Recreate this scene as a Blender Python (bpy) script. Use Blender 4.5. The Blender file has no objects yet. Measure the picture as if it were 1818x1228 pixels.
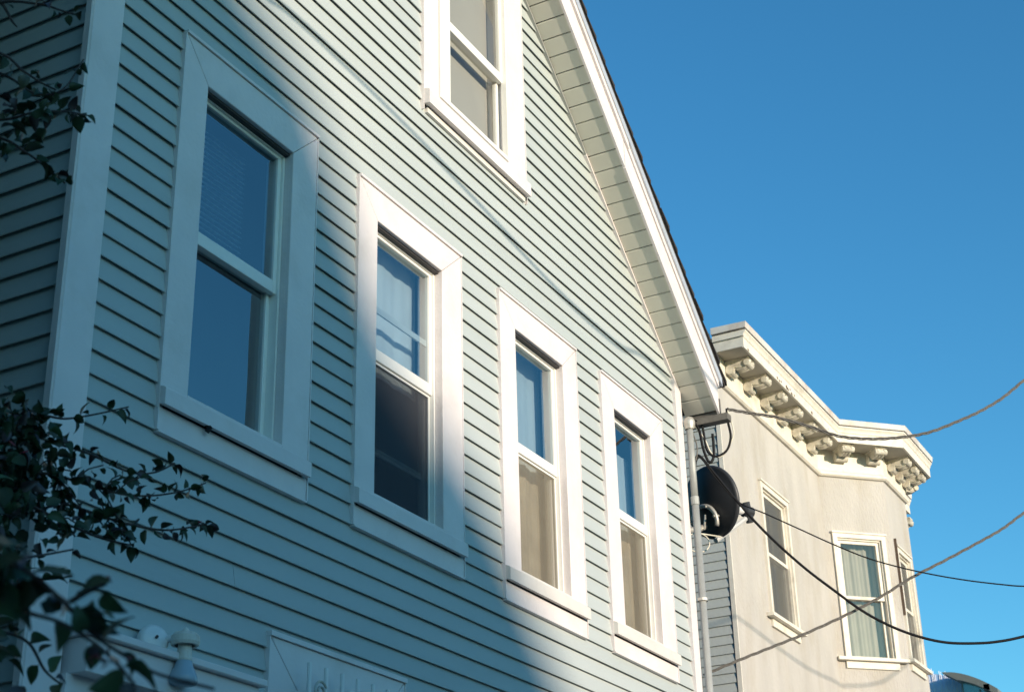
import bpy, bmesh, math, random
from math import radians as R, sin, cos, pi, atan2, sqrt
from mathutils import Vector as V, Matrix

random.seed(7)
SC = bpy.context.scene
COL = SC.collection
GROUND = -1.6            # the lens is the origin, 1.6 m above the pavement

# ------------------------------------------------------------------ camera
cam_d = bpy.data.cameras.new('camera'); cam = bpy.data.objects.new('camera', cam_d); COL.objects.link(cam)
yaw, pitch, roll = R(62.21265535), R(24.88337602), R(-1.51298952)
fwd = V((sin(yaw)*cos(pitch), cos(yaw)*cos(pitch), sin(pitch)))
rgt = V((cos(yaw), -sin(yaw), 0)); upv = rgt.cross(fwd)
r2 = rgt*cos(roll) + upv*sin(roll); u2 = -rgt*sin(roll) + upv*cos(roll)
cam.matrix_world = Matrix((r2, u2, -fwd)).transposed().to_4x4()
cam_d.sensor_width = 36.0; cam_d.lens = 36.0*2808.15/1818.0
cam_d.clip_start = 0.05; cam_d.clip_end = 3000
cam_d.dof.use_dof = True; cam_d.dof.focus_distance = 8.5; cam_d.dof.aperture_fstop = 7.0
SC.camera = cam

# ------------------------------------------------------------------ daylight
SUN_EL, SUN_AZ = R(9.5), R(21.0)          # low sun, in front of the facade and a little to its left
S = V((-sin(SUN_AZ)*cos(SUN_EL), -cos(SUN_AZ)*cos(SUN_EL), sin(SUN_EL)))   # towards the sun
w = bpy.data.worlds.new('World'); SC.world = w; w.use_nodes = True
nt = w.node_tree; nt.nodes.clear()
sky = nt.nodes.new('ShaderNodeTexSky'); sky.sky_type = 'NISHITA'; sky.sun_disc = False
sky.sun_elevation = SUN_EL; sky.sun_rotation = pi + SUN_AZ
sky.air_density = 1.0; sky.dust_density = 0.4; sky.ozone_density = 2.0
hs = nt.nodes.new('ShaderNodeHueSaturation'); hs.inputs['Saturation'].default_value = 1.2
bg = nt.nodes.new('ShaderNodeBackground'); bg.inputs['Strength'].default_value = 0.134
wo = nt.nodes.new('ShaderNodeOutputWorld')
tn = nt.nodes.new('ShaderNodeMix'); tn.data_type = 'RGBA'; tn.blend_type = 'MULTIPLY'; tn.inputs['Factor'].default_value = 1.0
tn.inputs['B'].default_value = (.60, 1.15, 1.28, 1)               # the film's blue: one tint for the whole dome
nt.links.new(sky.outputs[0], hs.inputs['Color']); nt.links.new(hs.outputs[0], tn.inputs['A']); nt.links.new(tn.outputs['Result'], bg.inputs[0]); nt.links.new(bg.outputs[0], wo.inputs[0])
sl = bpy.data.lights.new('sun', 'SUN'); sun = bpy.data.objects.new('sun', sl); COL.objects.link(sun)
sl.energy = 4.0; sl.angle = R(0.6); sl.color = (1.0, 0.835, 0.67)
sun.rotation_euler = (-S).to_track_quat('-Z', 'Y').to_euler()
SC.view_settings.view_transform = 'Standard'; SC.view_settings.look = 'None'
SC.view_settings.exposure = 0.58; SC.view_settings.gamma = 1.0; SC.view_settings.use_curve_mapping = False

# ------------------------------------------------------------------ materials
def mat(name, col, rough=0.6, noise=0.0, nscale=8.0, bump=0.0, bscale=60.0, spec=0.5, metal=0.0, rnd=0.0, dirt=None, dirt_amt=0.0, dscale=1.2, stretch=None):
    m = bpy.data.materials.new(name); m.use_nodes = True
    n, l = m.node_tree.nodes, m.node_tree.links
    b = n['Principled BSDF']
    b.inputs['Roughness'].default_value = rough; b.inputs['Metallic'].default_value = metal
    b.inputs['Specular IOR Level'].default_value = spec
    tc = n.new('ShaderNodeTexCoord'); geo = n.new('ShaderNodeNewGeometry')
    pos = geo.outputs['Position']
    if stretch:
        mp = n.new('ShaderNodeMapping'); mp.inputs['Scale'].default_value = stretch
        l.new(pos, mp.inputs['Vector']); spos = mp.outputs[0]
    else: spos = pos
    cur = None
    def rgb(c):
        x = n.new('ShaderNodeRGB'); x.outputs[0].default_value = (*c, 1); return x.outputs[0]
    cur = rgb(col)
    def mixc(a, c, fac, blend='MIX'):
        mx = n.new('ShaderNodeMix'); mx.data_type = 'RGBA'; mx.blend_type = blend
        l.new(a, mx.inputs['A']); l.new(c, mx.inputs['B'])
        if isinstance(fac, float): mx.inputs['Factor'].default_value = fac
        else: l.new(fac, mx.inputs['Factor'])
        return mx.outputs['Result']
    if noise:
        t = n.new('ShaderNodeTexNoise'); t.inputs['Scale'].default_value = nscale; t.inputs['Detail'].default_value = 6
        l.new(spos, t.inputs['Vector'])
        mr = n.new('ShaderNodeMapRange'); mr.inputs['To Min'].default_value = 1-noise; mr.inputs['To Max'].default_value = 1+noise
        mr.inputs['From Min'].default_value = .3; mr.inputs['From Max'].default_value = .7
        l.new(t.outputs[0], mr.inputs[0])
        h = n.new('ShaderNodeHueSaturation'); l.new(cur, h.inputs['Color']); l.new(mr.outputs[0], h.inputs['Value']); cur = h.outputs[0]
    if rnd:
        oi = n.new('ShaderNodeObjectInfo'); mr = n.new('ShaderNodeMapRange')
        mr.inputs['To Min'].default_value = 1-rnd; mr.inputs['To Max'].default_value = 1+rnd
        l.new(oi.outputs['Random'], mr.inputs[0])
        h = n.new('ShaderNodeHueSaturation'); l.new(cur, h.inputs['Color']); l.new(mr.outputs[0], h.inputs['Value']); cur = h.outputs[0]
    if dirt:
        t = n.new('ShaderNodeTexNoise'); t.inputs['Scale'].default_value = dscale; t.inputs['Detail'].default_value = 8; t.inputs['Roughness'].default_value = .65
        l.new(spos, t.inputs['Vector'])
        cr = n.new('ShaderNodeValToRGB'); cr.color_ramp.elements[0].position = .5; cr.color_ramp.elements[1].position = .78
        cr.color_ramp.elements[1].color = (dirt_amt,)*3+(1,)
        l.new(t.outputs[0], cr.inputs[0]); cur = mixc(cur, rgb(dirt), cr.outputs[0])
    l.new(cur, b.inputs['Base Color'])
    if bump:
        t = n.new('ShaderNodeTexNoise'); t.inputs['Scale'].default_value = bscale; t.inputs['Detail'].default_value = 5
        l.new(spos, t.inputs['Vector'])
        bp = n.new('ShaderNodeBump'); bp.inputs['Strength'].default_value = bump; bp.inputs['Distance'].default_value = .01
        l.new(t.outputs[0], bp.inputs['Height']); l.new(bp.outputs[0], b.inputs['Normal'])
    return m

M = {}
M['siding'] = mat('pale_blue_siding', (.425, .466, .452), .55, noise=.035, nscale=3, bump=.25, bscale=25, rnd=.02, dirt=(.30, .36, .34), dirt_amt=.25, dscale=2.0, stretch=(.35, .35, 1.4))
M['trim'] = mat('white_trim_paint', (.70, .655, .64), .5, noise=.035, nscale=5, bump=.2, bscale=40, dirt=(.46, .42, .36), dirt_amt=.38, dscale=3.0)
M['vinyl'] = mat('white_sash_vinyl', (.78, .77, .72), .35, noise=.02)
M['soffit'] = mat('soffit_vinyl', (.62, .60, .51), .6, noise=.03, nscale=6, rnd=.02)
M['sill'] = mat('weathered_sill_paint', (.63, .61, .57), .65, noise=.06, nscale=12, dirt=(.4, .36, .3), dirt_amt=.4, dscale=6)
M['core'] = mat('sheathing_dark', (.04, .045, .045), .9)
M['track'] = mat('dark_bronze_track', (.035, .032, .034), .6)  # near-black colour imitating the shade under the window heads
M['cornice_soffit'] = mat('sooty_soffit_paint', (.44, .41, .34), .8, noise=.08, nscale=6)  # cornice underside: its shade is put into a darker paint colour
M['chip'] = mat('bare_weathered_wood', (.16, .10, .06), .9, noise=.3, nscale=30)
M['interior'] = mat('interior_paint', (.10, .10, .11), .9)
M['shingle'] = mat('asphalt_shingle', (.035, .032, .03), .95, noise=.3, nscale=40, bump=.6, bscale=90, rnd=.15)
M['drip'] = mat('galvanised_drip_edge', (.55, .58, .62), .45, metal=.3, noise=.08)
M['stucco'] = mat('beige_stucco', (.455, .432, .395), .9, noise=.07, nscale=2.2, bump=1.0, bscale=30, dirt=(.30, .24, .15), dirt_amt=.5, dscale=1.3, stretch=(1.6, 1.6, .55))
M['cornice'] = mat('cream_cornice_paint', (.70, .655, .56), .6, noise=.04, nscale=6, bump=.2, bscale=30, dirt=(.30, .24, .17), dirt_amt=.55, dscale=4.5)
M['bracket'] = mat('grimy_bracket_paint', (.58, .545, .45), .7, noise=.18, nscale=14, dirt=(.22, .18, .12), dirt_amt=.7, dscale=9)
M['flash'] = mat('rusting_tin_flashing', (.60, .58, .54), .6, noise=.1, nscale=5, dirt=(.33, .17, .07), dirt_amt=.9, dscale=1.7)
M['greyside'] = mat('grey_siding', (.46, .48, .445), .6, noise=.035, nscale=4, rnd=.03, bump=.2, bscale=25)
M['conduit'] = mat('galvanised_conduit', (.36, .37, .35), .55, metal=.2, noise=.08, nscale=12)
M['black'] = mat('black_rubber', (.012, .012, .013), .5)
M['dish'] = mat('matt_black_dish_paint', (.030, .032, .036), .5, noise=.1)
M['steel'] = mat('zinc_steel', (.50, .48, .43), .45, metal=.45, noise=.15, nscale=20)
M['lnb'] = mat('grey_lnb_plastic', (.52, .52, .50), .4)
M['cable_grey'] = mat('weathered_grey_cable', (.13, .12, .105), .7, noise=.2, nscale=20)
M['cable_black'] = mat('black_cable', (.007, .007, .008), .6, spec=.2)
M['cable_white'] = mat('cream_coax_cable', (.66, .62, .5), .5)
M['curtain'] = mat('sheer_white_curtain', (.74, .75, .74), .9, noise=.05, nscale=6)
M['curtain_tan'] = mat('tan_lined_curtain', (.70, .63, .50), .9, noise=.28, nscale=5)
M['curtain_grey'] = mat('dull_grey_curtain', (.37, .345, .29), .9, noise=.05, nscale=6)
M['blind'] = mat('pale_blind', (.72, .74, .74), .7)
M['shade'] = mat('pale_roller_shade', (.40, .385, .345), .85, noise=.03, nscale=4)
M['leaf'] = mat('dark_green_leaf', (.028, .060, .026), .45, noise=.25, nscale=25, rnd=.45, spec=.25)
M['leaf_y'] = mat('young_olive_leaf', (.035, .048, .018), .42, noise=.25, nscale=25, rnd=.4)
M['leaf_r'] = mat('reddish_leaf', (.034, .022, .022), .45, noise=.25, nscale=25, rnd=.4)
M['bract'] = mat('crimson_bract', (.15, .006, .016), .55, rnd=.3)
M['stem'] = mat('brown_stem', (.045, .030, .025), .8, noise=.3, nscale=30)
M['lampwhite'] = mat('white_lamp_enamel', (.72, .72, .70), .35, noise=.04, nscale=10)
M['lamprust'] = mat('chipped_lamp_cap', (.66, .62, .54), .5, noise=.1, nscale=25, dirt=(.30, .17, .08), dirt_amt=.8, dscale=14)
M['bulb'] = mat('frosted_bulb_glass', (.34, .42, .48), .2)
M['asphalt'] = mat('asphalt', (.05, .05, .05), .9, noise=.2, nscale=3, bump=.4, bscale=80)
M['concrete'] = mat('concrete_pavement', (.34, .33, .31), .9, noise=.12, nscale=2, bump=.3, bscale=60)
M['earth'] = mat('ground_earth', (.20, .19, .16), .95, noise=.2, nscale=.5)
M['oldwood'] = mat('creosoted_pole_wood', (.10, .07, .05), .9, noise=.25, nscale=4, bump=.5, bscale=20)
M['across'] = mat('tan_house_paint', (.36, .30, .24), .8, noise=.05)
M['mural'] = mat('blue_mural_paint', (.40, .53, .78), .8, noise=.06, nscale=3)
M['muralwhite'] = mat('white_mural_paint', (.74, .74, .78), .8)
M['domegrey'] = mat('grey_dome_metal', (.155, .16, .145), .6, noise=.06)
M['dooring'] = mat('dark_blue_door', (.05, .07, .09), .5)

def glass_mat(name, tint=(.82, .9, .92), ior=2.0, rough=.0):
    m = bpy.data.materials.new(name); m.use_nodes = True
    n, l = m.node_tree.nodes, m.node_tree.links; n.clear()
    o = n.new('ShaderNodeOutputMaterial'); mx = n.new('ShaderNodeMixShader')
    t = n.new('ShaderNodeBsdfTransparent'); t.inputs[0].default_value = (*tint, 1)
    g = n.new('ShaderNodeBsdfGlossy'); g.inputs['Roughness'].default_value = rough
    lw = n.new('ShaderNodeLayerWeight'); pw = n.new('ShaderNodeMath'); pw.operation = 'POWER'; pw.inputs[1].default_value = 5.0
    l.new(lw.outputs['Facing'], pw.inputs[0])
    f = n.new('ShaderNodeMapRange'); f.inputs['To Min'].default_value = ior; f.inputs['To Max'].default_value = 1.0   # Schlick, both panes of the unit
    l.new(pw.outputs[0], f.inputs[0])
    tx = n.new('ShaderNodeTexNoise'); tx.inputs['Scale'].default_value = 1.3
    ge = n.new('ShaderNodeNewGeometry'); l.new(ge.outputs['Position'], tx.inputs['Vector'])
    bp = n.new('ShaderNodeBump'); bp.inputs['Strength'].default_value = .10; bp.inputs['Distance'].default_value = .05
    l.new(tx.outputs[0], bp.inputs['Height']); l.new(bp.outputs[0], g.inputs['Normal'])
    l.new(f.outputs[0], mx.inputs[0]); l.new(t.outputs[0], mx.inputs[1]); l.new(g.outputs[0], mx.inputs[2]); l.new(mx.outputs[0], o.inputs[0])
    return m
M['glass'] = glass_mat('window_glass', (.66, .78, .84), .36)
M['glass_dull'] = glass_mat('plain_window_glass', (.86, .87, .85), .09)
M['glass_dome'] = glass_mat('greenish_glass', (.72, .9, .82), .1)
def screen_mat(name, col, alpha):
    m = bpy.data.materials.new(name); m.use_nodes = True
    n, l = m.node_tree.nodes, m.node_tree.links; n.clear()
    o = n.new('ShaderNodeOutputMaterial'); mx = n.new('ShaderNodeMixShader'); mx.inputs[0].default_value = alpha
    t = n.new('ShaderNodeBsdfTransparent'); d = n.new('ShaderNodeBsdfDiffuse'); d.inputs[0].default_value = (*col, 1)
    l.new(t.outputs[0], mx.inputs[1]); l.new(d.outputs[0], mx.inputs[2]); l.new(mx.outputs[0], o.inputs[0])
    return m
M['screen_far'] = screen_mat('grey_screen_mesh', (.15, .15, .14), .62)
M['screen_dark'] = screen_mat('charcoal_screen_mesh', (.085, .09, .105), .5)  # same mesh as the tan one, with the shade put into its colour
M['screen'] = screen_mat('insect_screen_mesh', (.24, .215, .165), .34)  # sunlit tone of the mesh put into its colour

# ------------------------------------------------------------------ builders
WL = {}          # world location of every object made here (nothing is rotated except copies)
def empty(name, loc, label=None, cat=None, group=None, kind=None):
    o = bpy.data.objects.new(name, None); COL.objects.link(o); o.empty_display_size = .2
    o.location = loc; WL[o] = V(loc); tag(o, label, cat, group, kind); return o
def tag(o, label=None, cat=None, group=None, kind=None):
    if label: o['label'] = label
    if cat: o['category'] = cat
    if group: o['group'] = group
    if kind: o['kind'] = kind
    return o
class MB:
    """collects shapes in world coordinates and links them as one mesh object"""
    def __init__(s): s.v = []; s.f = []; s.m = []; s.cur = 0
    def add(s, vs, fs):
        k = len(s.v); s.v += [tuple(v) for v in vs]
        for f in fs: s.f.append([i+k for i in f]); s.m.append(s.cur)
        return s
    def box(s, x0, x1, y0, y1, z0, z1):
        if y1 is None: return s.add([(x0,y0,z0),(x1,y0,z0),(x1,y0,z1),(x0,y0,z1)], [(0,1,2,3)])
        return s.add([(x0,y0,z0),(x1,y0,z0),(x1,y1,z0),(x0,y1,z0),(x0,y0,z1),(x1,y0,z1),(x1,y1,z1),(x0,y1,z1)],
                     [(0,3,2,1),(4,5,6,7),(0,1,5,4),(1,2,6,5),(2,3,7,6),(3,0,4,7)])
    def loft(s, A, B):
        """closed prism between two equal polygons"""
        n = len(A)
        return s.add(list(A)+list(B), [tuple(range(n))[::-1], tuple(range(n, 2*n))] + [(i, (i+1) % n, (i+1) % n+n, i+n) for i in range(n)])
    def tube(s, pts, r, n=8, cap=True, taper=None):
        pts = [V(p) for p in pts]; k = len(s.v); N = len(pts); prev = None
        for i, p in enumerate(pts):
            d = (pts[min(i+1, N-1)] - pts[max(i-1, 0)]).normalized()
            if prev is None: a = d.orthogonal().normalized()
            else: a = (prev - d*prev.dot(d)).normalized()
            prev = a; b = d.cross(a)
            rr = r if taper is None else r + (taper-r)*i/(N-1)
            for j in range(n):
                t = 2*pi*j/n; s.v.append(tuple(p + (a*cos(t)+b*sin(t))*rr))
        for i in range(N-1):
            for j in range(n):
                s.f.append([k+i*n+j, k+i*n+(j+1) % n, k+(i+1)*n+(j+1) % n, k+(i+1)*n+j]); s.m.append(s.cur)
        if cap:
            s.f.append([k+j for j in range(n)][::-1]); s.m.append(s.cur)
            s.f.append([k+(N-1)*n+j for j in range(n)]); s.m.append(s.cur)
        return s
    def lathe(s, c, axis, prof, n=20):
        """prof: list of (distance along axis, radius)"""
        c = V(c); d = V(axis).normalized(); a = d.orthogonal().normalized(); b = d.cross(a); k = len(s.v)
        for h, r in prof:
            for j in range(n):
                t = 2*pi*j/n; s.v.append(tuple(c + d*h + (a*cos(t)+b*sin(t))*max(r, 1e-4)))
        for i in range(len(prof)-1):
            for j in range(n):
                s.f.append([k+i*n+j, k+i*n+(j+1) % n, k+(i+1)*n+(j+1) % n, k+(i+1)*n+j]); s.m.append(s.cur)
        return s
    def build(s, name, m, parent=None, smooth=False, bevel=0, recalc=True, **tags):
        lo = V([min(v[i] for v in s.v) for i in range(3)]); hi = V([max(v[i] for v in s.v) for i in range(3)])
        c = (lo+hi)/2
        if parent is None: c.z = lo.z
        me = bpy.data.meshes.new(name); me.from_pydata([tuple(V(v)-c) for v in s.v], [], s.f)
        for x in (m if isinstance(m, (list, tuple)) else [m]): me.materials.append(x)
        if len(me.materials) > 1: me.polygons.foreach_set('material_index', s.m)
        if recalc:
            b = bmesh.new(); b.from_mesh(me); bmesh.ops.recalc_face_normals(b, faces=b.faces)
            if bevel: bmesh.ops.bevel(b, geom=b.edges[:], offset=bevel, segments=1, affect='EDGES')
            b.to_mesh(me); b.free()
        if smooth: me.polygons.foreach_set('use_smooth', [True]*len(me.polygons))
        o = bpy.data.objects.new(name, me); COL.objects.link(o); WL[o] = c
        if parent: o.parent = parent; o.location = c - WL[parent]
        else: o.location = c
        return tag(o, **tags)
def bx(name, m, parent, *b, bevel=0, **t): return MB().box(*b).build(name, m, parent, bevel=bevel, **t)

# =================================================================== ground
g = MB().box(-400, 900, -400, 900, GROUND-1, GROUND-.16); g.build('ground', M['earth'], kind='structure')
MB().box(-60, 120, -14, -1.2, GROUND-.9, GROUND-.12).build('road', M['asphalt'], kind='structure')
pv = MB().box(-60, 120, -1.2, 60, GROUND-.9, GROUND).build('pavement', M['concrete'], kind='structure')
MB().box(-60, 120, -60, -14, GROUND-.9, GROUND+.002).build('far_pavement', M['concrete'], kind='structure')

# =================================================================== blue house
HX0, HX1, FY = 3.96, 10.27, 4.0
PITCH = 4*.02551
def zrow(k): return 4*(.8525 + k*.02551) + .008
def rake(x): return 6.74 - .892*(x-7.944) if x >= PEAK else 6.74 - .892*((2*PEAK-x)-7.944)
PEAK = 7.115
def rx(z): return 7.944 + (6.74-z)/.892           # right rake x at height z
def lx(z): return 2*PEAK - rx(z)
HZTOP = rake(PEAK)
house = empty('blue_house', (HX0, FY, GROUND), 'tall pale blue clapboard house with white window trim and a steep gable', 'house')

class Win: pass
WINS = []
def W(x0, x1, z0, z1, tl, tr, tt, zs, **k):
    o = Win(); o.x0, o.x1, o.z0, o.z1, o.tl, o.tr, o.tt, o.zs = x0, x1, z0, z1, tl, tr, tt, zs
    o.__dict__.update(k); o.ix0, o.ix1, o.iz1, o.iz0 = x0+tl, x1-tr, z1-tt, zs
    WINS.append(o); return o
W1 = W(4.530, 5.555, 2.40, 4.322, .167, .197, .188, 2.60, style='a', label='window of blue house in full shade, plain blue glass above and below')
W2 = W(5.942, 6.988, 2.40, 4.304, .172, .212, .184, 2.60, style='b', label='window of blue house half in shade, its dark lower sash slightly raised')
W3 = W(7.448, 8.474, 2.40, 4.294, .190, .198, .180, 2.60, style='c', label='sunlit window with a tan screen, next to the half-shaded window')
W4 = W(8.854, 9.872, 2.40, 4.288, .188, .225, .195, 2.60, style='d', label='sunlit window nearest the conduit corner')
W5 = W(6.585, 7.848, 5.085, 7.05, .165, .245, .17, 5.26, style='e', label='upper gable window with pale shade behind the glass')
W6 = W(5.330, 6.400, -.30, 1.732, .21, .21, .20, .0, style='g', label='ground floor window behind white security bars')

# facade sheathing with openings (grid), side and rear walls
def sheath():
    b = MB()
    y0, y1 = 4.035, 4.06
    xs = sorted(set([HX0, HX1] + [v for q in WINS for v in (q.ix0-.03, q.ix1+.03)] + [4.15, 5.0]))
    for a, c in zip(xs[:-1], xs[1:]):
        mid = (a+c)/2
        holes = sorted([(q.iz0-.03, q.iz1+.03) for q in WINS if q.ix0-.03 <= mid <= q.ix1+.03] + ([(GROUND, 1.33)] if 4.15 <= mid <= 5.0 else []))
        z = GROUND
        for h0, h1 in holes:
            if h0 > z: b.box(a, c, y0, y1, z, h0)
            z = h1
        # top follows the rake
        sub = [a] + ([PEAK] if a < PEAK < c else []) + [c]
        for p, q2 in zip(sub[:-1], sub[1:]):
            b.loft([(p, y0, z), (q2, y0, z), (q2, y0, rake(q2)-.02), (p, y0, rake(p)-.02)], [(p, y1, z), (q2, y1, z), (q2, y1, rake(q2)-.02), (p, y1, rake(p)-.02)])
    return b
sheath().build('wall', M['core'], house)
zb = rake(HX1)-.05
MB().box(HX0+.035, HX0+.06, 4.06, 15, GROUND, zb).build('wall', M['core'], house)
MB().box(HX1-.06, HX1-.0, 4.06, 15, GROUND, zb).build('wall', M['core'], house)
MB().loft([(HX0+.06, 15.0, GROUND), (HX1-.06, 15.0, GROUND), (HX1-.06, 15.0, zb), (PEAK, 15.0, HZTOP-.05), (HX0+.06, 15.0, zb)],
          [(HX0+.06, 15.06, GROUND), (HX1-.06, 15.06, GROUND), (HX1-.06, 15.06, zb), (PEAK, 15.06, HZTOP-.05), (HX0+.06, 15.06, zb)]).build('wall', M['siding'], house)

# clapboards of the facade, each piece an object
def cross(yw, z, d=(0, -1)):
    """section of a lap board: (offset outwards, z)"""
    return [(-.004, z+PITCH+.008), (.002, z+PITCH+.008), (.020, z+.004), (.019, z), (.0145, z), (.0105, z+.013), (-.004, z+.016)]
YW = 4.030
def board(x0, x1, z, parent, x0t=None, x1t=None, m='siding', jit=0):
    sec = cross(YW, z)
    def ring(xb, xt):
        return [(xb + (xt-xb)*((zz-z)/PITCH), YW-o-jit, zz) for o, zz in sec]
    return MB().loft(ring(x0, x0t if x0t is not None else x0), ring(x1, x1t if x1t is not None else x1)).build('siding_board', M[m], parent)
k0 = math.floor((GROUND - zrow(0))/PITCH)+1
k = k0
HDR = (4.10, 5.15, GROUND, 1.42)
while True:
    z = zrow(k); k += 1
    if z > HZTOP-.12: break
    a, b = HX0+.10, HX1-.075
    at = bt = None
    zt = z+PITCH
    if zt > rake(HX1)-.01:
        b, bt = min(b, rx(z)), min(b, rx(zt)); 
        a, at = max(a, lx(z)), max(a, lx(zt))
    cuts = []
    for q in WINS:
        if zt > q.iz0-.04 and z < q.iz1+.03: cuts.append((q.x0+.03, q.x1-.03))
    if z < HDR[3]: cuts.append((HDR[0], HDR[1]-.03))
    segs = [(a, b, at, bt)]
    for c0, c1 in sorted(cuts):
        ns = []
        for (s0, s1, t0, t1) in segs:
            if c1 <= s0 or c0 >= s1: ns.append((s0, s1, t0, t1)); continue
            if c0 > s0+.01: ns.append((s0, c0, t0, None))
            if c1 < s1-.01: ns.append((c1, s1, None, t1))
        segs = ns
    for s0, s1, t0, t1 in segs:
        if s1-s0 < .03: continue
        if s1-s0 > 1.6 and random.random() < .3:
            xj = random.uniform(s0+.5, s1-.5); j1, j2 = random.uniform(-.0012, .0012), random.uniform(-.0012, .0012)
            board(s0, xj-.0012, z, house, t0, None, jit=j1); board(xj+.0012, s1, z, house, None, t1, jit=j2); continue
        board(s0, s1, z, house, t0, t1, jit=random.uniform(-.0012, .0012))

# clapboards of the left flank (recede from the corner)
k = k0
while zrow(k)+PITCH < zb:
    z = zrow(k)+.012; k += 1
    sec = cross(0, z); xw = HX0+.022
    MB().loft([(xw-o, 4.03, zz) for o, zz in sec], [(xw-o, 15.0, zz) for o, zz in sec]).build('siding_board', M['siding'], house)
# corner boards
bx('corner_board', M['trim'], house, 3.937, 4.116, 3.992, 4.03, GROUND, rake(3.96)-.1, bevel=.004)
bx('corner_board', M['trim'], house, 3.930, 3.975, 3.997, 4.034, GROUND, rake(3.96)-.1, bevel=.003)
MB().loft([(10.165, 3.994, GROUND), (10.275, 3.994, GROUND), (10.275, 3.994, rake(10.275)-.004), (10.165, 3.994, rake(10.165)-.004)],
          [(10.165, 4.06, GROUND), (10.275, 4.06, GROUND), (10.275, 4.06, rake(10.275)-.004), (10.165, 4.06, rake(10.165)-.004)]).build('corner_board', M['trim'], house)

# ---- windows
def sheet_wavy(x0, x1, y, z0, z1, amp, waves, n=170, seed=0):
    rr = random.Random(seed); ph = [rr.uniform(0, 6.28) for _ in range(4)]
    b = MB(); vs = []; fs = []
    for i in range(n+1):
        t = i/n; x = x0+(x1-x0)*t
        yy = y + amp*(sin(waves*6.28*t+ph[0]) + .5*sin(waves*2.3*6.28*t+ph[1]) + .3*sin(waves*.4*6.28*t+ph[2]))
        vs += [(x, yy, z0), (x, yy+amp*.4*sin(3*t+ph[3]), z1)]
        if i: fs.append((2*i-2, 2*i, 2*i+1, 2*i-1))
    return b.add(vs, fs)
def frame_rect(b, x0, x1, y0, y1, z0, z1, wl, wr, wb, wt):
    b.box(x0, x0+wl, y0, y1, z0, z1); b.box(x1-wr, x1, y0, y1, z0, z1)
    b.box(x0+wl, x1-wr, y0, y1, z0, z0+wb); b.box(x0+wl, x1-wr, y0, y1, z1-wt, z1)
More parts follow.
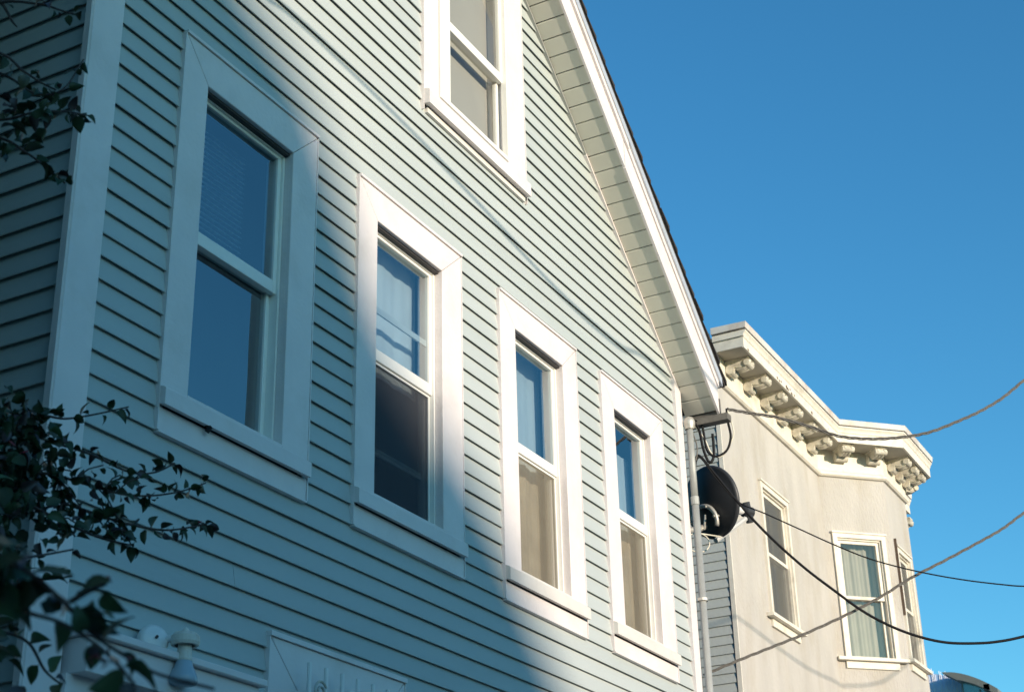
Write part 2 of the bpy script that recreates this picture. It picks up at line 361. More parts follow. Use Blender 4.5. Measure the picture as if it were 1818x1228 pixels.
for q in WINS:
    if q.style == 'g': continue
    y = FY
    yb = y+.16
    rec = .012 if q.style == 'e' else .062
    lin = MB()                                                    # jamb liner = the window part itself
    t = .02
    lin.box(q.ix0-t, q.ix0, y+.022, yb, q.iz0-.02, q.iz1+t); lin.box(q.ix1, q.ix1+t, y+.022, yb, q.iz0-.02, q.iz1+t)
    lin.box(q.ix0, q.ix1, y+.022, yb, q.iz1, q.iz1+t); lin.box(q.ix0, q.ix1, y+.022, yb, q.iz0-.04, q.iz0-.012)
    win = lin.build('window', M['trim'], house, label=q.label)
    if q.style != 'e': bx('head_track', M['track'], win, q.ix0+.0005, q.ix1-.0005, y+.024, yb-.01, q.iz1-.013, q.iz1-.0005)  # dark strip standing in for the shade under the head
    # casing boards, mitred at the head
    zb_ = q.z0 if q.style != 'e' else q.z0
    y0, y1 = y, y+.024
    def cas(poly, name='trim_board'):
        MB().loft([(x, y0, z) for x, z in poly], [(x, y1, z) for x, z in poly]).build(name, M['trim'], win, bevel=.0025)
    g_ = .0018
    sillz0, sillz1 = (2.502, 2.588) if q.style != 'e' else (5.118, 5.225)
    cas([(q.x0, sillz1), (q.ix0, sillz1), (q.ix0, q.iz1-g_), (q.x0, q.z1-g_)])
    cas([(q.ix1, sillz1), (q.x1, sillz1), (q.x1, q.z1-g_), (q.ix1, q.iz1-g_)])
    cas([(q.x0+g_, q.z1), (q.ix0+g_, q.iz1), (q.ix1-g_, q.iz1), (q.x1-g_, q.z1)])
    # back band on the outer edge of the head and J-channel shadow line
    bb = MB(); bb.box(q.x0-.004, q.x1+.004, y-.010, y+.03, q.z1+.001, q.z1+.016)
    bb.box(q.x0-.008, q.x0-.001, y-.002, y+.03, q.z0, q.z1); bb.box(q.x1+.001, q.x1+.008, y-.002, y+.03, q.z0, q.z1)
    bb.build('edge_band', M['trim'], win)
    if q.style != 'e':
        bx('apron', M['trim'], win, q.x0, q.x1, y+.003, y+.026, q.z0, sillz0-.001, bevel=.002)
        bx('apron_lip', M['trim'], win, q.x0, q.x1, y-.004, y+.024, q.z0-.010, q.z0-.001)
    else:
        bx('apron_lip', M['sill'], win, q.x0+.03, q.x1-.03, y-.004, y+.03, q.z0-.004, sillz0-.002)
    sb = MB(); p = .032 if q.style != 'e' else .04
    xa, xb = q.x0-.006, q.x1-.012
    sb.loft([(xa, y-p, sillz0), (xa, y-p, sillz1-.016), (xa, y-p+.01, sillz1-.008), (xa, y+.0, sillz1), (xa, y+.0, sillz0+.006)],
            [(xb, y-p, sillz0), (xb, y-p, sillz1-.016), (xb, y-p+.01, sillz1-.008), (xb, y+.0, sillz1), (xb, y+.0, sillz0+.006)])
    sb.box(q.ix0+.001, q.ix1-.001, y+.0, yb-.02, q.iz0-.01, q.iz0+.006)
    sb.build('sill', M['sill'] if q.style in 'cd' else M['trim'], win)
    zm = 3.435 if q.style != 'e' else 5.925                        # top of meeting rail
    st = .038
    yu, yl = y+rec, y+rec+.034
    if q.style == 'e':
        ex0, ex1 = q.ix0+.0, q.ix1-.0
        fr = MB(); frame_rect(fr, ex0+.004, ex1-.004, y-.012, y+.03, q.iz0+.002, q.iz1-.004, .115, .012, .03, .05)
        fr.build('window_frame', M['vinyl'], win, bevel=.002)
        sx0, sx1 = ex0+.115, ex1-.014; yu, yl = y+.02, y+.052; zs0 = q.iz0+.03
    else:
        sx0, sx1 = q.ix0+.002, q.ix1-.002; zs0 = q.iz0+.012
        fr = MB(); frame_rect(fr, sx0, sx1, y+rec-.012, y+rec+.07, zs0-.006, q.iz1-.014, .012, .012, .02, .004)
        fr.build('window_frame', M['vinyl'], win)
        sx0 += .012; sx1 -= .012; zs0 += .014
    ztop = q.iz1-.019 if q.style != 'e' else q.iz1-.05
    up = MB(); frame_rect(up, sx0, sx1, yu, yu+.03, zm-.066, ztop, .024, .024, .064, .016); up.build('sash', M['vinyl'], win, bevel=.002)
    bx('glass_pane', M['glass'] if q.style != 'e' else M['glass_dull'], win, sx0+.024, sx1-.024, yu+.013, None, zm-.002, ztop-.016)
    lo = MB(); frame_rect(lo, sx0, sx1, yl, yl+.03, zs0, zm-.012, .026, .026, .040, .045); lo.build('sash', M['vinyl'], win, bevel=.002)
    gm = M['glass'] if q.style in 'a' else M['glass_dull']
    bx('glass_pane', gm, win, sx0+.026, sx1-.026, yl+.013, None, zs0+.04 if q.style != 'b' else 2.90, zm-.057)
    if q.style in 'bcd':                                           # insect screen in front of the lower sash
        sc = MB(); frame_rect(sc, sx0+.003, sx1-.003, yu+.012, yu+.024, zs0-.004, zm-.068, .012, .012, .012, .012); sf = sc.build('screen_frame', M['vinyl'], win)
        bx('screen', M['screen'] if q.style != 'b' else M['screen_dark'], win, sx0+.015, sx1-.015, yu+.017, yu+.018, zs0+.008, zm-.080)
    if q.style == 'b':                                             # raised inner sash: its rails show through glass and screen
        rb = MB(); rb.box(sx0+.027, sx1-.027, yl+.016, yl+.030, 2.885, 2.922); rb.box(sx0+.025, sx1-.025, yu+.019, yu+.029, 3.655, 3.69)
        rb.build('raised_sash_rail', M['vinyl'], win)
    # what hangs behind the glass
    yc = y+rec+.14
    if q.style == 'a':
        b = MB(); zz = 3.47
        while zz < ztop-.02:
            b.loft([(sx0+.02, yc, zz), (sx0+.02, yc+.024, zz+.010), (sx0+.02, yc+.024, zz+.011), (sx0+.02, yc, zz+.001)],
                   [(sx1-.10, yc, zz), (sx1-.10, yc+.024, zz+.010), (sx1-.10, yc+.024, zz+.011), (sx1-.10, yc, zz+.001)]); zz += .027
        b.build('blind', M['blind'], win)
        bd = MB(); bd.tube([(q.ix0+.055, yu+.048, 2.735), (q.ix0+.055, yu+.0505, 2.735)], .036, 20); 
    if q.style == 'b':
        sheet_wavy(sx0+.02, sx1+.06, yc, zm-.05, ztop+.10, .004, 3, seed=3).build('curtain', M['curtain'], win, smooth=True)
    if q.style in 'cd':
        sheet_wavy(sx0+.01, sx1+.10, yc+.02, zm-.05, ztop+(.10 if q.style == 'c' else -.10), .004, 3, seed=5+ord(q.style)).build('curtain', M['curtain'], win, smooth=True)
        sheet_wavy(sx0+.0, sx1+.22, yc+.0, zs0, zm-.02, .007, 5, seed=9+ord(q.style)).build('curtain', M['curtain_tan'], win, smooth=True)
    if q.style == 'e':
        MB().box(sx0-.1, sx1+.085, y+.135, y+.138, q.iz0, q.iz1+.02).build('roller_shade', M['shade'], win)
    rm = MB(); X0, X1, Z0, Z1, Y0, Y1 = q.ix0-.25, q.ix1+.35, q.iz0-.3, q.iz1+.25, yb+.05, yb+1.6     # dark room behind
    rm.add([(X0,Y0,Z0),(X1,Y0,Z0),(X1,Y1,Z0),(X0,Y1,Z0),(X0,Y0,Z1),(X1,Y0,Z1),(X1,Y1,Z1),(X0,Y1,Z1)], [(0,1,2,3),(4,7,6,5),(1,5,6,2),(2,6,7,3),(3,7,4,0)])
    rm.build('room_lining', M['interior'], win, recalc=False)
    q.obj = win
# small round alarm sticker on the shaded window's lower pane
stk = MB(); stk.tube([(W1.ix0+.085, FY+.062+.034+.011, 2.745), (W1.ix0+.085, FY+.062+.034+.0125, 2.745)], .030, 20)
stk.build('sticker', mat('blue_sticker', (.12, .34, .60), .4), W1.obj)
cl = MB().tube([(4.815, FY-.012, 2.512), (4.815, FY-.030, 2.496), (4.815, FY-.014, 2.480)], .011, 8).build('sill_clip', M['black'], W1.obj)

# ---- ground floor window with security bars
q = W6
lin = MB(); lin.box(q.ix0-.02, q.ix0, 4.022, 4.16, q.iz0, q.iz1+.02); lin.box(q.ix1, q.ix1+.02, 4.022, 4.16, q.iz0, q.iz1+.02)
lin.box(q.ix0, q.ix1, 4.022, 4.16, q.iz1, q.iz1+.02)
win = lin.build('window', M['trim'], house, label=q.label)
for poly in ([(q.x0, q.z0), (q.ix0, q.z0), (q.ix0, q.iz1-.002), (q.x0, q.z1-.002)], [(q.ix1, q.z0), (q.x1, q.z0), (q.x1, q.z1-.002), (q.ix1, q.iz1-.002)],
             [(q.x0+.002, q.z1), (q.ix0+.002, q.iz1), (q.ix1-.002, q.iz1), (q.x1-.002, q.z1)]):
    MB().loft([(x, 4.0, z) for x, z in poly], [(x, 4.024, z) for x, z in poly]).build('trim_board', M['trim'], win, bevel=.0025)
bb = MB(); bb.box(q.x0-.008, q.x1+.008, 3.988, 4.03, q.z1+.001, q.z1+.022); bb.box(q.x0-.008, q.x0-.001, 3.996, 4.03, q.z0, q.z1); bb.box(q.x1+.001, q.x1+.008, 3.996, 4.03, q.z0, q.z1)
bb.build('edge_band', M['trim'], win)
fr = MB(); frame_rect(fr, q.ix0+.002, q.ix1-.002, 4.06, 4.10, q.iz0, q.iz1-.002, .05, .05, .05, .05); fr.build('sash', M['vinyl'], win)
bx('glass_pane', M['glass'], win, q.ix0+.052, q.ix1-.052, 4.078, None, q.iz0+.05, q.iz1-.052)
gr = empty('window_grille', (5.33, 3.93, -.2), 'white iron security grille of upright bars across the ground floor window', 'window grille')
for i in range(7):
    x = 5.520+i*.1245
    MB().tube([(x, 3.93, -.2), (x, 3.93, 1.60), (x, 3.93, 1.645)], .010, 8).build('bar', M['lampwhite'], gr)
for zz in (-.1, 1.48): bx('cross_rail', M['lampwhite'], gr, 5.44, 6.34, 3.937, 3.945, zz, zz+.03)
for x in (5.60, 5.845, 6.09):
    pts = [(x+cos(t)*.05*(1-t/14), 3.926, 1.535+sin(t)*.05*(1-t/14)) for t in [j*.45 for j in range(22)]]
    MB().tube(pts, .006, 6).build('scroll', M['steel'] if x == 5.60 else M['lampwhite'], gr)
for x in (5.46, 6.32):
    for zz in (-.09, 1.49): bx('fixing_lug', M['steel'], gr, x-.015, x+.015, 3.945, 4.0, zz, zz+.02)

# ---- door surround below the lamp
bx('door_header', M['trim'], house, 4.14, 5.135, 3.90, 4.024, 1.335, 1.462, bevel=.003)
bx('header_cap', M['trim'], house, 4.12, 5.155, 3.872, 4.026, 1.4635, 1.492, bevel=.004)
bx('door_jamb', M['trim'], house, 4.118, 4.26, 3.97, 4.30, GROUND, 1.334); bx('door_jamb', M['trim'], house, 4.98, 5.135, 3.97, 4.30, GROUND, 1.334)
bx('door_head', M['trim'], house, 4.262, 4.978, 4.03, 4.30, 1.25, 1.333)
dr = bx('door', M['dooring'], house, 4.262, 4.978, 4.24, 4.285, GROUND, 1.249)
MB().lathe((4.93, 4.24, -.6), (0, -1, 0), [(0, .012), (.03, .012), (.035, .028), (.06, .03), (.07, .0)], 12).build('handle', M['steel'], dr, smooth=True)

# ---- rake soffit, fascia and roof
YS = 3.783
def slope_pt(x, y, dz=0.0): return (x, y, rake(x)+dz)
XT = 10.435                                                        # tail of the rake (plumb cut)
n = int((XT-PEAK)/.0945)
for side in (1, -1):
    xs = [XT - i*.0945 for i in range(n+1)] + [PEAK]
    for a, b in zip(xs[:-1], xs[1:]):
        a2, b2 = a-.0048, b+.0048
        if side < 0: a2, b2 = 2*PEAK-a2, 2*PEAK-b2
        j = random.uniform(-.001, .001)
        MB().loft([slope_pt(a2, YS-.006, j), slope_pt(a2, 4.028, j), slope_pt(b2, 4.028, j), slope_pt(b2, YS-.006, j)],
                  [slope_pt(a2, YS-.006, .012), slope_pt(a2, 4.028, .012), slope_pt(b2, 4.028, .012), slope_pt(b2, YS-.006, .012)]).build('soffit_panel', M['soffit'], house)
    def run(name, m, y0, y1, d0, d1, xa=PEAK, xb=XT, **t):
        if side < 0: xa, xb = 2*PEAK-xa, 2*PEAK-xb
        MB().loft([slope_pt(xa, y0, d0), slope_pt(xb, y0, d0), slope_pt(xb, y1, d0), slope_pt(xa, y1, d0)],
                  [slope_pt(xa, y0, d1), slope_pt(xb, y0, d1), slope_pt(xb, y1, d1), slope_pt(xa, y1, d1)]).build(name, m, house, **t)
    run('soffit_backing', M['core'], YS, 4.06, .0135, .03)
    jx = 8.93
    run('rake_fascia', M['trim'], YS-.022, YS-.006, -.012, .205, PEAK, jx-.004); run('rake_fascia', M['trim'], YS-.024, YS-.006, -.016, .203, jx, XT+.01)
    run('rake_moulding', M['trim'], YS-.040, YS-.006, .206, .262, PEAK, jx+.05); run('rake_moulding', M['trim'], YS-.034, YS-.006, .2055, .262, jx+.052, XT+.02)
    run('drip_edge', M['drip'], YS-.048, YS+.0, .264, .335, PEAK, XT+.06)
    run('wall_channel', M['trim'] if side > 0 else M['trim'], 3.998, 4.028, -.022, -.002, 8.80, XT-.17)
    run('wall_channel', M['conduit'], 3.998, 4.028, -.020, -.002, PEAK, 8.797)
    # roof plane and shingle courses that step along the rake edge
    xe = XT+.12
    X = lambda x: x if side > 0 else 2*PEAK-x
    MB().loft([slope_pt(X(PEAK), YS-.045, .336), slope_pt(X(xe), YS-.045, .336), slope_pt(X(xe), 15.3, .336), slope_pt(X(PEAK), 15.3, .336)],
              [slope_pt(X(PEAK), YS-.045, .37), slope_pt(X(xe), YS-.045, .37), slope_pt(X(xe), 15.3, .37), slope_pt(X(PEAK), 15.3, .37)]).build('roof', M['shingle'], house)
    cs = MB(); x = xe+.02
    while x > PEAK:
        x2 = max(x-.14, PEAK); yy = YS-.055-random.uniform(0, .012)
        cs.loft([slope_pt(X(x), yy, .371), slope_pt(X(x), 15.3, .371), slope_pt(X(x2), 15.3, .371), slope_pt(X(x2), yy, .371)],
                [slope_pt(X(x), yy, .412), slope_pt(X(x), 15.3, .412), slope_pt(X(x2), 15.3, .376), slope_pt(X(x2), yy, .376)]); x = x2
    cs.build('shingles', M['shingle'], house, kind='stuff')
bx('eave_end_board', M['cable_grey'], house, XT+.012, XT+.03, YS-.03, 4.03, rake(XT)-.045, rake(XT)+.10)
bx('eave_arm', M['cable_grey'], house, 10.345, 10.425, 3.665, 3.97, 4.40, 4.452)

# =================================================================== things on the blue house
fl = empty('flood_light', (4.55, 3.95, 1.49), 'small white twin floodlight with a hanging bulb above the door header', 'floodlight')
MB().lathe((4.545, 3.965, 1.535), (-.35, -.9, .12), [(-.02, .055), (.0, .062), (.022, .060), (.034, .045), (.037, .0)], 24).build('canopy', M['lampwhite'], fl, smooth=True)
MB().tube([(4.53, 3.93, 1.543), (4.525, 3.922, 1.544)], .006, 8).build('screw', M['black'], fl)
MB().tube([(4.57, 3.94, 1.54), (4.60, 3.90, 1.55), (4.62, 3.88, 1.552)], .014, 8).build('arm', M['lampwhite'], fl, smooth=True)
MB().lathe((4.625, 3.87, 1.522), (0, 0, 1), [(0, .040), (0, .052), (.012, .056), (.034, .055), (.046, .045), (.050, .02), (.066, .008), (.072, .0)], 24).build('lamp_cap', M['lamprust'], fl, smooth=False)
MB().lathe((4.625, 3.87, 1.522), (0, 0, -1), [(-.004, .026), (.05, .029), (.055, .033), (.06, .031)], 20).build('lamp_socket', M['lamprust'], fl, smooth=True)
MB().lathe((4.625, 3.87, 1.462), (0, 0, -1), [(0, .031), (.02, .036), (.055, .052), (.075, .056), (.088, .050), (.094, .02), (.095, 0)], 24).build('bulb', M['bulb'], fl, smooth=True)

pipe = empty('conduit_pipe', (10.31, 3.95, GROUND), 'grey galvanised service conduit running up the right corner of the blue house', 'conduit')
MB().tube([(10.305, 3.955, GROUND), (10.305, 3.955, 3.80)], .027, 14).build('pipe', M['conduit'], pipe, smooth=True)
MB().tube([(10.305, 3.955, 3.803), (10.305, 3.955, 4.36)], .026, 14).build('pipe', M['conduit'], pipe, smooth=True)
MB().tube([(10.305, 3.955, 3.77), (10.305, 3.955, 3.83)], .031, 14).build('coupling', M['conduit'], pipe)
MB().lathe((10.305, 3.955, 4.36), (0, 0, 1), [(0, .034), (.03, .044), (.06, .046), (.09, .034), (.105, .0)], 16).build('weatherhead', M['steel'], pipe, smooth=True)
MB().tube([(10.305, 3.955, 3.05), (10.305, 3.955, 3.07)], .040, 14).build('strap', M['steel'], pipe)

def smooth_path(pts, n=8):
    pts = [V(p) for p in pts]; out = []
    for i in range(len(pts)-1):
        p0 = pts[max(i-1, 0)]; p1 = pts[i]; p2 = pts[i+1]; p3 = pts[min(i+2, len(pts)-1)]
        for j in range(n):
            t = j/n
            out.append(.5*((2*p1)+(p2-p0)*t+(2*p0-5*p1+4*p2-p3)*t*t+(3*p1-p0-3*p2+p3)*t**3))
    return out+[pts[-1]]
dl = empty('drip_loop', (10.35, 3.9, 4.1), 'black looped service wires hanging under the eave at the corner', 'cables')
MB().tube(smooth_path([(10.34, 3.93, 4.43), (10.36, 3.90, 4.36), (10.37, 3.885, 4.22), (10.385, 3.86, 4.12), (10.40, 3.835, 4.115), (10.41, 3.82, 4.17), (10.41, 3.815, 4.27), (10.405, 3.815, 4.33)]), .0105, 8).build('wire', M['cable_black'], dl, smooth=True)
MB().tube(smooth_path([(10.34, 3.93, 4.44), (10.37, 3.88, 4.40), (10.385, 3.865, 4.22), (10.40, 3.83, 4.16), (10.42, 3.78, 4.155), (10.44, 3.72, 4.20), (10.45, 3.69, 4.30), (10.445, 3.70, 4.42), (10.44, 3.70, 4.52)]), .0095, 8).build('wire', M['cable_black'], dl, smooth=True)
MB().tube(smooth_path([(10.35, 3.93, 4.40), (10.38, 3.87, 4.29), (10.40, 3.84, 4.19), (10.42, 3.79, 4.145), (10.44, 3.735, 4.18), (10.455, 3.69, 4.26), (10.452, 3.665, 4.33), (10.447, 3.68, 4.44), (10.44, 3.70, 4.52)]), .006, 8).build('wire', M['cable_white'], dl, smooth=True)
MB().tube(smooth_path([(10.335, 3.95, 4.36), (10.345, 3.925, 4.26), (10.345, 3.925, 4.18), (10.34, 3.95, 4.08)]), .005, 8).build('wire', M['cable_grey'], dl, smooth=True)

# satellite dish on the right flank, seen from behind
DC = V((10.9, 4.062, 3.985)); dn = V((.88, -.40, .22)).normalized()
dish = empty('satellite_dish', (10.30, 4.30, 3.75), 'black satellite dish seen from behind at the right corner of the blue house', 'satellite dish')
prof_b = [(-.062, .0), (-.060, .05), (-.052, .11), (-.036, .18), (-.014, .245), (.0, .278), (.002, .292), (.022, .300), (.030, .297), (.028, .290)]
prof_f = [(.006, .280), (-.006, .247), (-.028, .18), (-.044, .11), (-.053, 0)]
MB().lathe(DC, dn, [(h, r_*.945) for h, r_ in prof_b+prof_f], 48).build('reflector', M['dish'], dish, smooth=True)
sd = V((0, 0, 1)).cross(dn).normalized(); ud = dn.cross(sd).normalized()
bc = DC - dn*.085 - ud*.15 + sd*.02                                         # bracket ring behind the lower half
MB().tube([bc + (sd*cos(t)+ud*sin(t))*.125 for t in [pi*1.15-j*.14 for j in range(24)]], .017, 8).build('bracket_ring', M['steel'], dish, smooth=True)
bo = MB()
for t in (.3, 1.2, 2.1, 3.0):
    c = bc + (sd*cos(t)+ud*sin(t))*.125; bo.tube([c-dn*.03, c+dn*.03], .009, 6)
bo.build('bolt', M['steel'], dish)
MB().tube([bc-ud*.03-dn*.01, bc-ud*.05-dn*.09, V((10.62, 4.20, 3.70)), V((10.50, 4.25, 3.66))], .024, 10).build('mast', M['steel'], dish, smooth=True)
for a in (-.02, .015): MB().tube([bc+sd*a*2+ud*.05-dn*.02, bc+sd*a-ud*.06-dn*.05], .008, 6).build('clamp_rod', M['steel'], dish)
mbk = MB(); mbk.tube([V((10.50, 4.25, 3.66)), V((10.42, 4.30, 3.66)), V((10.285, 4.33, 3.66))], .024, 10); mbk.box(10.275, 10.29, 4.22, 4.44, 3.55, 3.77); mbk.build('wall_mount', M['steel'], dish)
LN = V((11.25, 3.905, 3.985)); ab = V((10.95, 4.03, 3.690))
MB().tube([ab - dn*.04, LN - V((0, 0, .06)) - dn*.01], .021, 8).build('feed_arm', M['lnb'], dish)
ln = MB(); ax = (DC-LN).normalized()
ln.lathe(LN, ax, [(-.06, .0), (-.06, .045), (.015, .048), (.03, .030), (.03, .0)], 16); ln.tube([LN-ax*.025+ud*.075, LN-ax*.025-ud*.085], .034, 8)
lnb = ln.build('lnb', M['dish'], dish)
MB().lathe(LN, ax, [(.03, .026), (.05, .036), (.095, .042), (.103, .034), (.106, 0)], 16).build('feed_horn', M['lampwhite'], lnb, smooth=True)
wl = [V((10.62, 4.10, 3.63)) + V((.06*cos(t)*.9+.06, -.07*cos(t), .075*sin(t)-.02)) for t in [1.6+j*.3 for j in range(22)]]
MB().tube([V((10.9, 4.0, 3.70))]+wl, .0055, 6).build('coax_loop', M['cable_white'], dish, smooth=True)

# =================================================================== overhead cables to the pole up the street
C1 = [(10.44, 3.7, 4.517), (10.514, 3.552, 4.479), (10.606, 3.368, 4.435), (10.715, 3.151, 4.349), (10.804, 2.972, 4.269), (10.905, 2.771, 4.239), (11.008, 2.566, 4.244), (11.103, 2.377, 4.276), (11.2, 2.181, 4.354), (11.28, 2.022, 4.429), (11.362, 1.859, 4.531), (11.443, 1.698, 4.667)]
C2 = [(10.36, 4.008, 2.544), (10.469, 3.789, 2.636), (10.579, 3.57, 2.724), (10.689, 3.35, 2.813), (10.82, 3.089, 2.934), (10.933, 2.863, 3.053), (11.049, 2.632, 3.197), (11.165, 2.401, 3.318), (11.281, 2.168, 3.445), (11.36, 2.011, 3.536), (11.437, 1.857, 3.651)]
C3 = [(10.335, 3.95, 4.05), (10.36, 3.922, 4.166), (10.411, 3.821, 4.011), (10.468, 3.705, 3.818), (10.526, 3.591, 3.641), (10.592, 3.459, 3.465), (10.674, 3.295, 3.274), (10.756, 3.131, 3.11), (10.837, 2.969, 2.956), (10.92, 2.804, 2.84), (11.003, 2.637, 2.758), (11.092, 2.46, 2.707), (11.193, 2.258, 2.696), (11.264, 2.116, 2.707), (11.333, 1.979, 2.734)]
C4 = [(10.335, 3.96, 4.03), (10.36, 3.914, 4.147), (10.41, 3.815, 3.975), (10.474, 3.687, 3.795), (10.561, 3.512, 3.693), (10.666, 3.304, 3.569), (10.769, 3.098, 3.446), (10.872, 2.892, 3.337), (10.976, 2.685, 3.258), (11.08, 2.477, 3.196), (11.184, 2.269, 3.147), (11.289, 2.06, 3.11), (11.355, 1.927, 3.093)]
PX, PY = 12.75, -.86
def cable(name, pts, zend, r, m, label, twist=0):
    pe = pts[-1]; ext = list(pts); sl0 = (pts[-1][2]-pts[-3][2])/(pts[-1][0]-pts[-3][0])
    for i in range(1, 10):
        t = i/9; ext.append((pe[0]+(PX-pe[0])*t, pe[1]+(PY-pe[1])*t, pe[2] + sl0*(PX-pe[0])*t + (zend-pe[2]-sl0*(PX-pe[0]))*t*t))
    path = smooth_path(ext, 10); b = MB()
    if not twist: b.tube(path, r, 7)
    else:
        for s_ in range(3):
            pp = []
            for i, p in enumerate(path):
                pp.append(p + V((0, cos(i*.55+s_*2.09), sin(i*.55+s_*2.09)))*r*.95)
            b.tube(pp, r*.62, 6)
    return b.build(name, m, smooth=True, label=label, cat='cable', group='overhead service cables')
cable('overhead_cable', C1, 8.2, .0085, M['cable_grey'], 'grey twisted cable sagging from under the eave across the beige cornice', 1)
cable('overhead_cable', C2, 7.0, .0075, M['cable_grey'], 'grey twisted cable rising from low on the conduit across the middle bay window', 1)
cable('overhead_cable', C3, 5.6, .0100, M['cable_black'], 'thick black cable drooping lowest across the bay window')
cable('overhead_cable', C4, 5.2, .0052, M['cable_black'], 'thin dark cable running above the thick black one')
pole = empty('utility_pole', (PX, PY, GROUND), 'tall brown wooden utility pole up the street carrying the cables', 'utility pole')
MB().tube([(PX, PY, GROUND), (PX, PY, 11.2)], .16, 14, taper=.11).build('post', M['oldwood'], pole, smooth=True)
bx('crossarm', M['oldwood'], pole, PX-.06, PX+.06, PY-1.2, PY+1.2, 10.3, 10.42)
for yy in (-1.1, -.6, .6, 1.1): MB().lathe((PX, PY+yy, 10.42), (0, 0, 1), [(0, .03), (.05, .05), (.1, .03), (.12, 0)], 10).build('insulator', M['lnb'], pole, smooth=True)

# telephone line above the street; only its shadow lies across the facade
sh = [(4.2, 4.93), (5.30, 4.944), (5.71, 4.934), (6.26, 4.898), (6.88, 4.838), (7.56, 4.751), (8.33, 4.654), (9.2, 4.635), (10.0, 4.725)]
tp = [V((x, 4.0, z)) + S*(5.2) for x, z in sh]
tp = [tp[0]-V((14, 0, -1.1))] + [tp[0]-V((6, 0, -.35))] + tp + [V((10.6, PY-.1, 5.25)), V((PX, PY-.1, 5.5))]
MB().tube(smooth_path(tp, 8), .0135, 7).build('telephone_line', M['cable_black'], smooth=True, label='black telephone line strung above the street in front of the blue house', cat='cable')

sh2 = [V(p)+S*7.0 for p in ((15.93, 5.6, 4.37), (16.99, 5.6, 4.31), (17.96, 5.6, 4.29), (18.9, 5.6, 4.33), (19.45, 5.31, 4.36), (19.77, 4.98, 4.6), (21.5, 4.98, 5.6))]
MB().tube(smooth_path([V((PX, PY, 5.55))]+sh2, 8), .010, 7).build('telephone_line', M['cable_black'], smooth=True, label='slack black telephone line over the street in front of the beige building', cat='cable')
# =================================================================== beige building
BX, BY = 15.57, 5.605
PLAN = [(BX, BY), (19.12, BY), (19.80, 4.93), (20.84, 4.93), (21.52, BY), (22.4, BY)]
bei = empty('beige_building', (BX, BY, GROUND), 'beige stucco building with a bracketed cream cornice and an angled bay', 'building')
def offset(plan, d):
    """outward offset of the street front (mitred); first and last points keep their x"""
    out = []
    for i, p in enumerate(plan):
        p = V((*p, 0))
        def nrm(a, b):
            t = (V((*b, 0))-V((*a, 0))).normalized(); return V((t.y, -t.x, 0))
        if i == 0: out.append(p + nrm(plan[0], plan[1])*d)
        elif i == len(plan)-1: out.append(p + nrm(plan[-2], plan[-1])*d)
        else:
            n1, n2 = nrm(plan[i-1], plan[i]), nrm(plan[i], plan[i+1]); m_ = (n1+n2).normalized(); out.append(p + m_*(d/m_.dot(n1)))
    return out
FA = [(PLAN[i], PLAN[i+1]) for i in range(5)]
def face_frame(i):
    a, b = V((*FA[i][0], 0)), V((*FA[i][1], 0)); t = (b-a).normalized(); return a, t, V((t.y, -t.x, 0)), (b-a).length
def fbox(b, i, u0, u1, d0, d1, z0, z1):
    """box on face i: u along, d outwards"""
    a, t, nn, L = face_frame(i)
    P = [a+t*u+nn*d for u, d in ((u0, d0), (u1, d0), (u1, d1), (u0, d1))]
    return b.loft([(p.x, p.y, z0) for p in P], [(p.x, p.y, z1) for p in P])
# windows on faces: (face, u0, u1 casing, z0 sill, z1)
BW = [(0, 1.10, 2.06, 4.64, 6.25), (1, .10, .86, 4.66, 6.30), (2, .16, .84, 4.70, 6.22)]
TW = .28
for i in range(5):
    a, t, nn, L = face_frame(i); b = MB(); hole = [w_ for w_ in BW if w_[0] == i]
    ext0 = 0.0
    if hole:
        _, u0, u1, z0, z1 = hole[0]; u0 += .06; u1 -= .06; z1 -= .06
        fbox(b, i, 0, u0, -TW, 0, GROUND, 7.63); fbox(b, i, u1, L, -TW, 0, GROUND, 7.63)
        fbox(b, i, u0, u1, -TW, 0, GROUND, z0); fbox(b, i, u0, u1, -TW, 0, z1, 7.63)
    else: fbox(b, i, 0, L, -TW, 0, GROUND, 7.63)
    b.build('wall', M['stucco'], bei)
MB().box(BX+.03, BX+.25, BY+.285, 16, GROUND, 7.60).build('wall', M['core'], bei)
MB().box(22.2, 22.4, BY+.285, 15.8, GROUND, 7.54).build('wall', M['stucco'], bei); MB().box(BX+.03, 22.4, 16.001, 16.2, GROUND, 7.54).build('wall', M['stucco'], bei)
# flat roof following the plan
rf = offset(PLAN, .0); pts = [(p.x, p.y+.02) for p in rf] + [(22.4, 16), (BX, 16)]
MB().loft([(x, y, 7.55) for x, y in pts], [(x, y, 7.62) for x, y in pts]).build('roof', M['asphalt'], bei)
# cornice: swept profile pieces
def sweep(name, m, prof, z_is=None, y_end=None, plan=PLAN, **tg):
    """prof: closed list of (d, z)"""
    rings = []
    offs = {}
    for d, z in prof: offs.setdefault(d, offset(plan, d))
    b = MB(); nP = len(plan)
    for s_ in range(nP):
        for d, z in prof:
            p = offs[d][s_]; b.v.append((p.x, p.y, z))
    k = len(prof)
    for s_ in range(nP-1):
        for j in range(k):
            b.f.append([s_*k+j, s_*k+(j+1) % k, (s_+1)*k+(j+1) % k, (s_+1)*k+j]); b.m.append(0)
    b.f.append(list(range(k))[::-1]); b.f.append([(nP-1)*k+j for j in range(k)]); b.m += [0, 0]
    return b.build(name, m, bei, **tg)
P0 = [(BX-.02, BY)] + PLAN[1:]
sweep('frieze', M['cornice'], [(.001, 7.13), (.022, 7.13), (.022, 7.432), (.001, 7.432)], plan=P0)
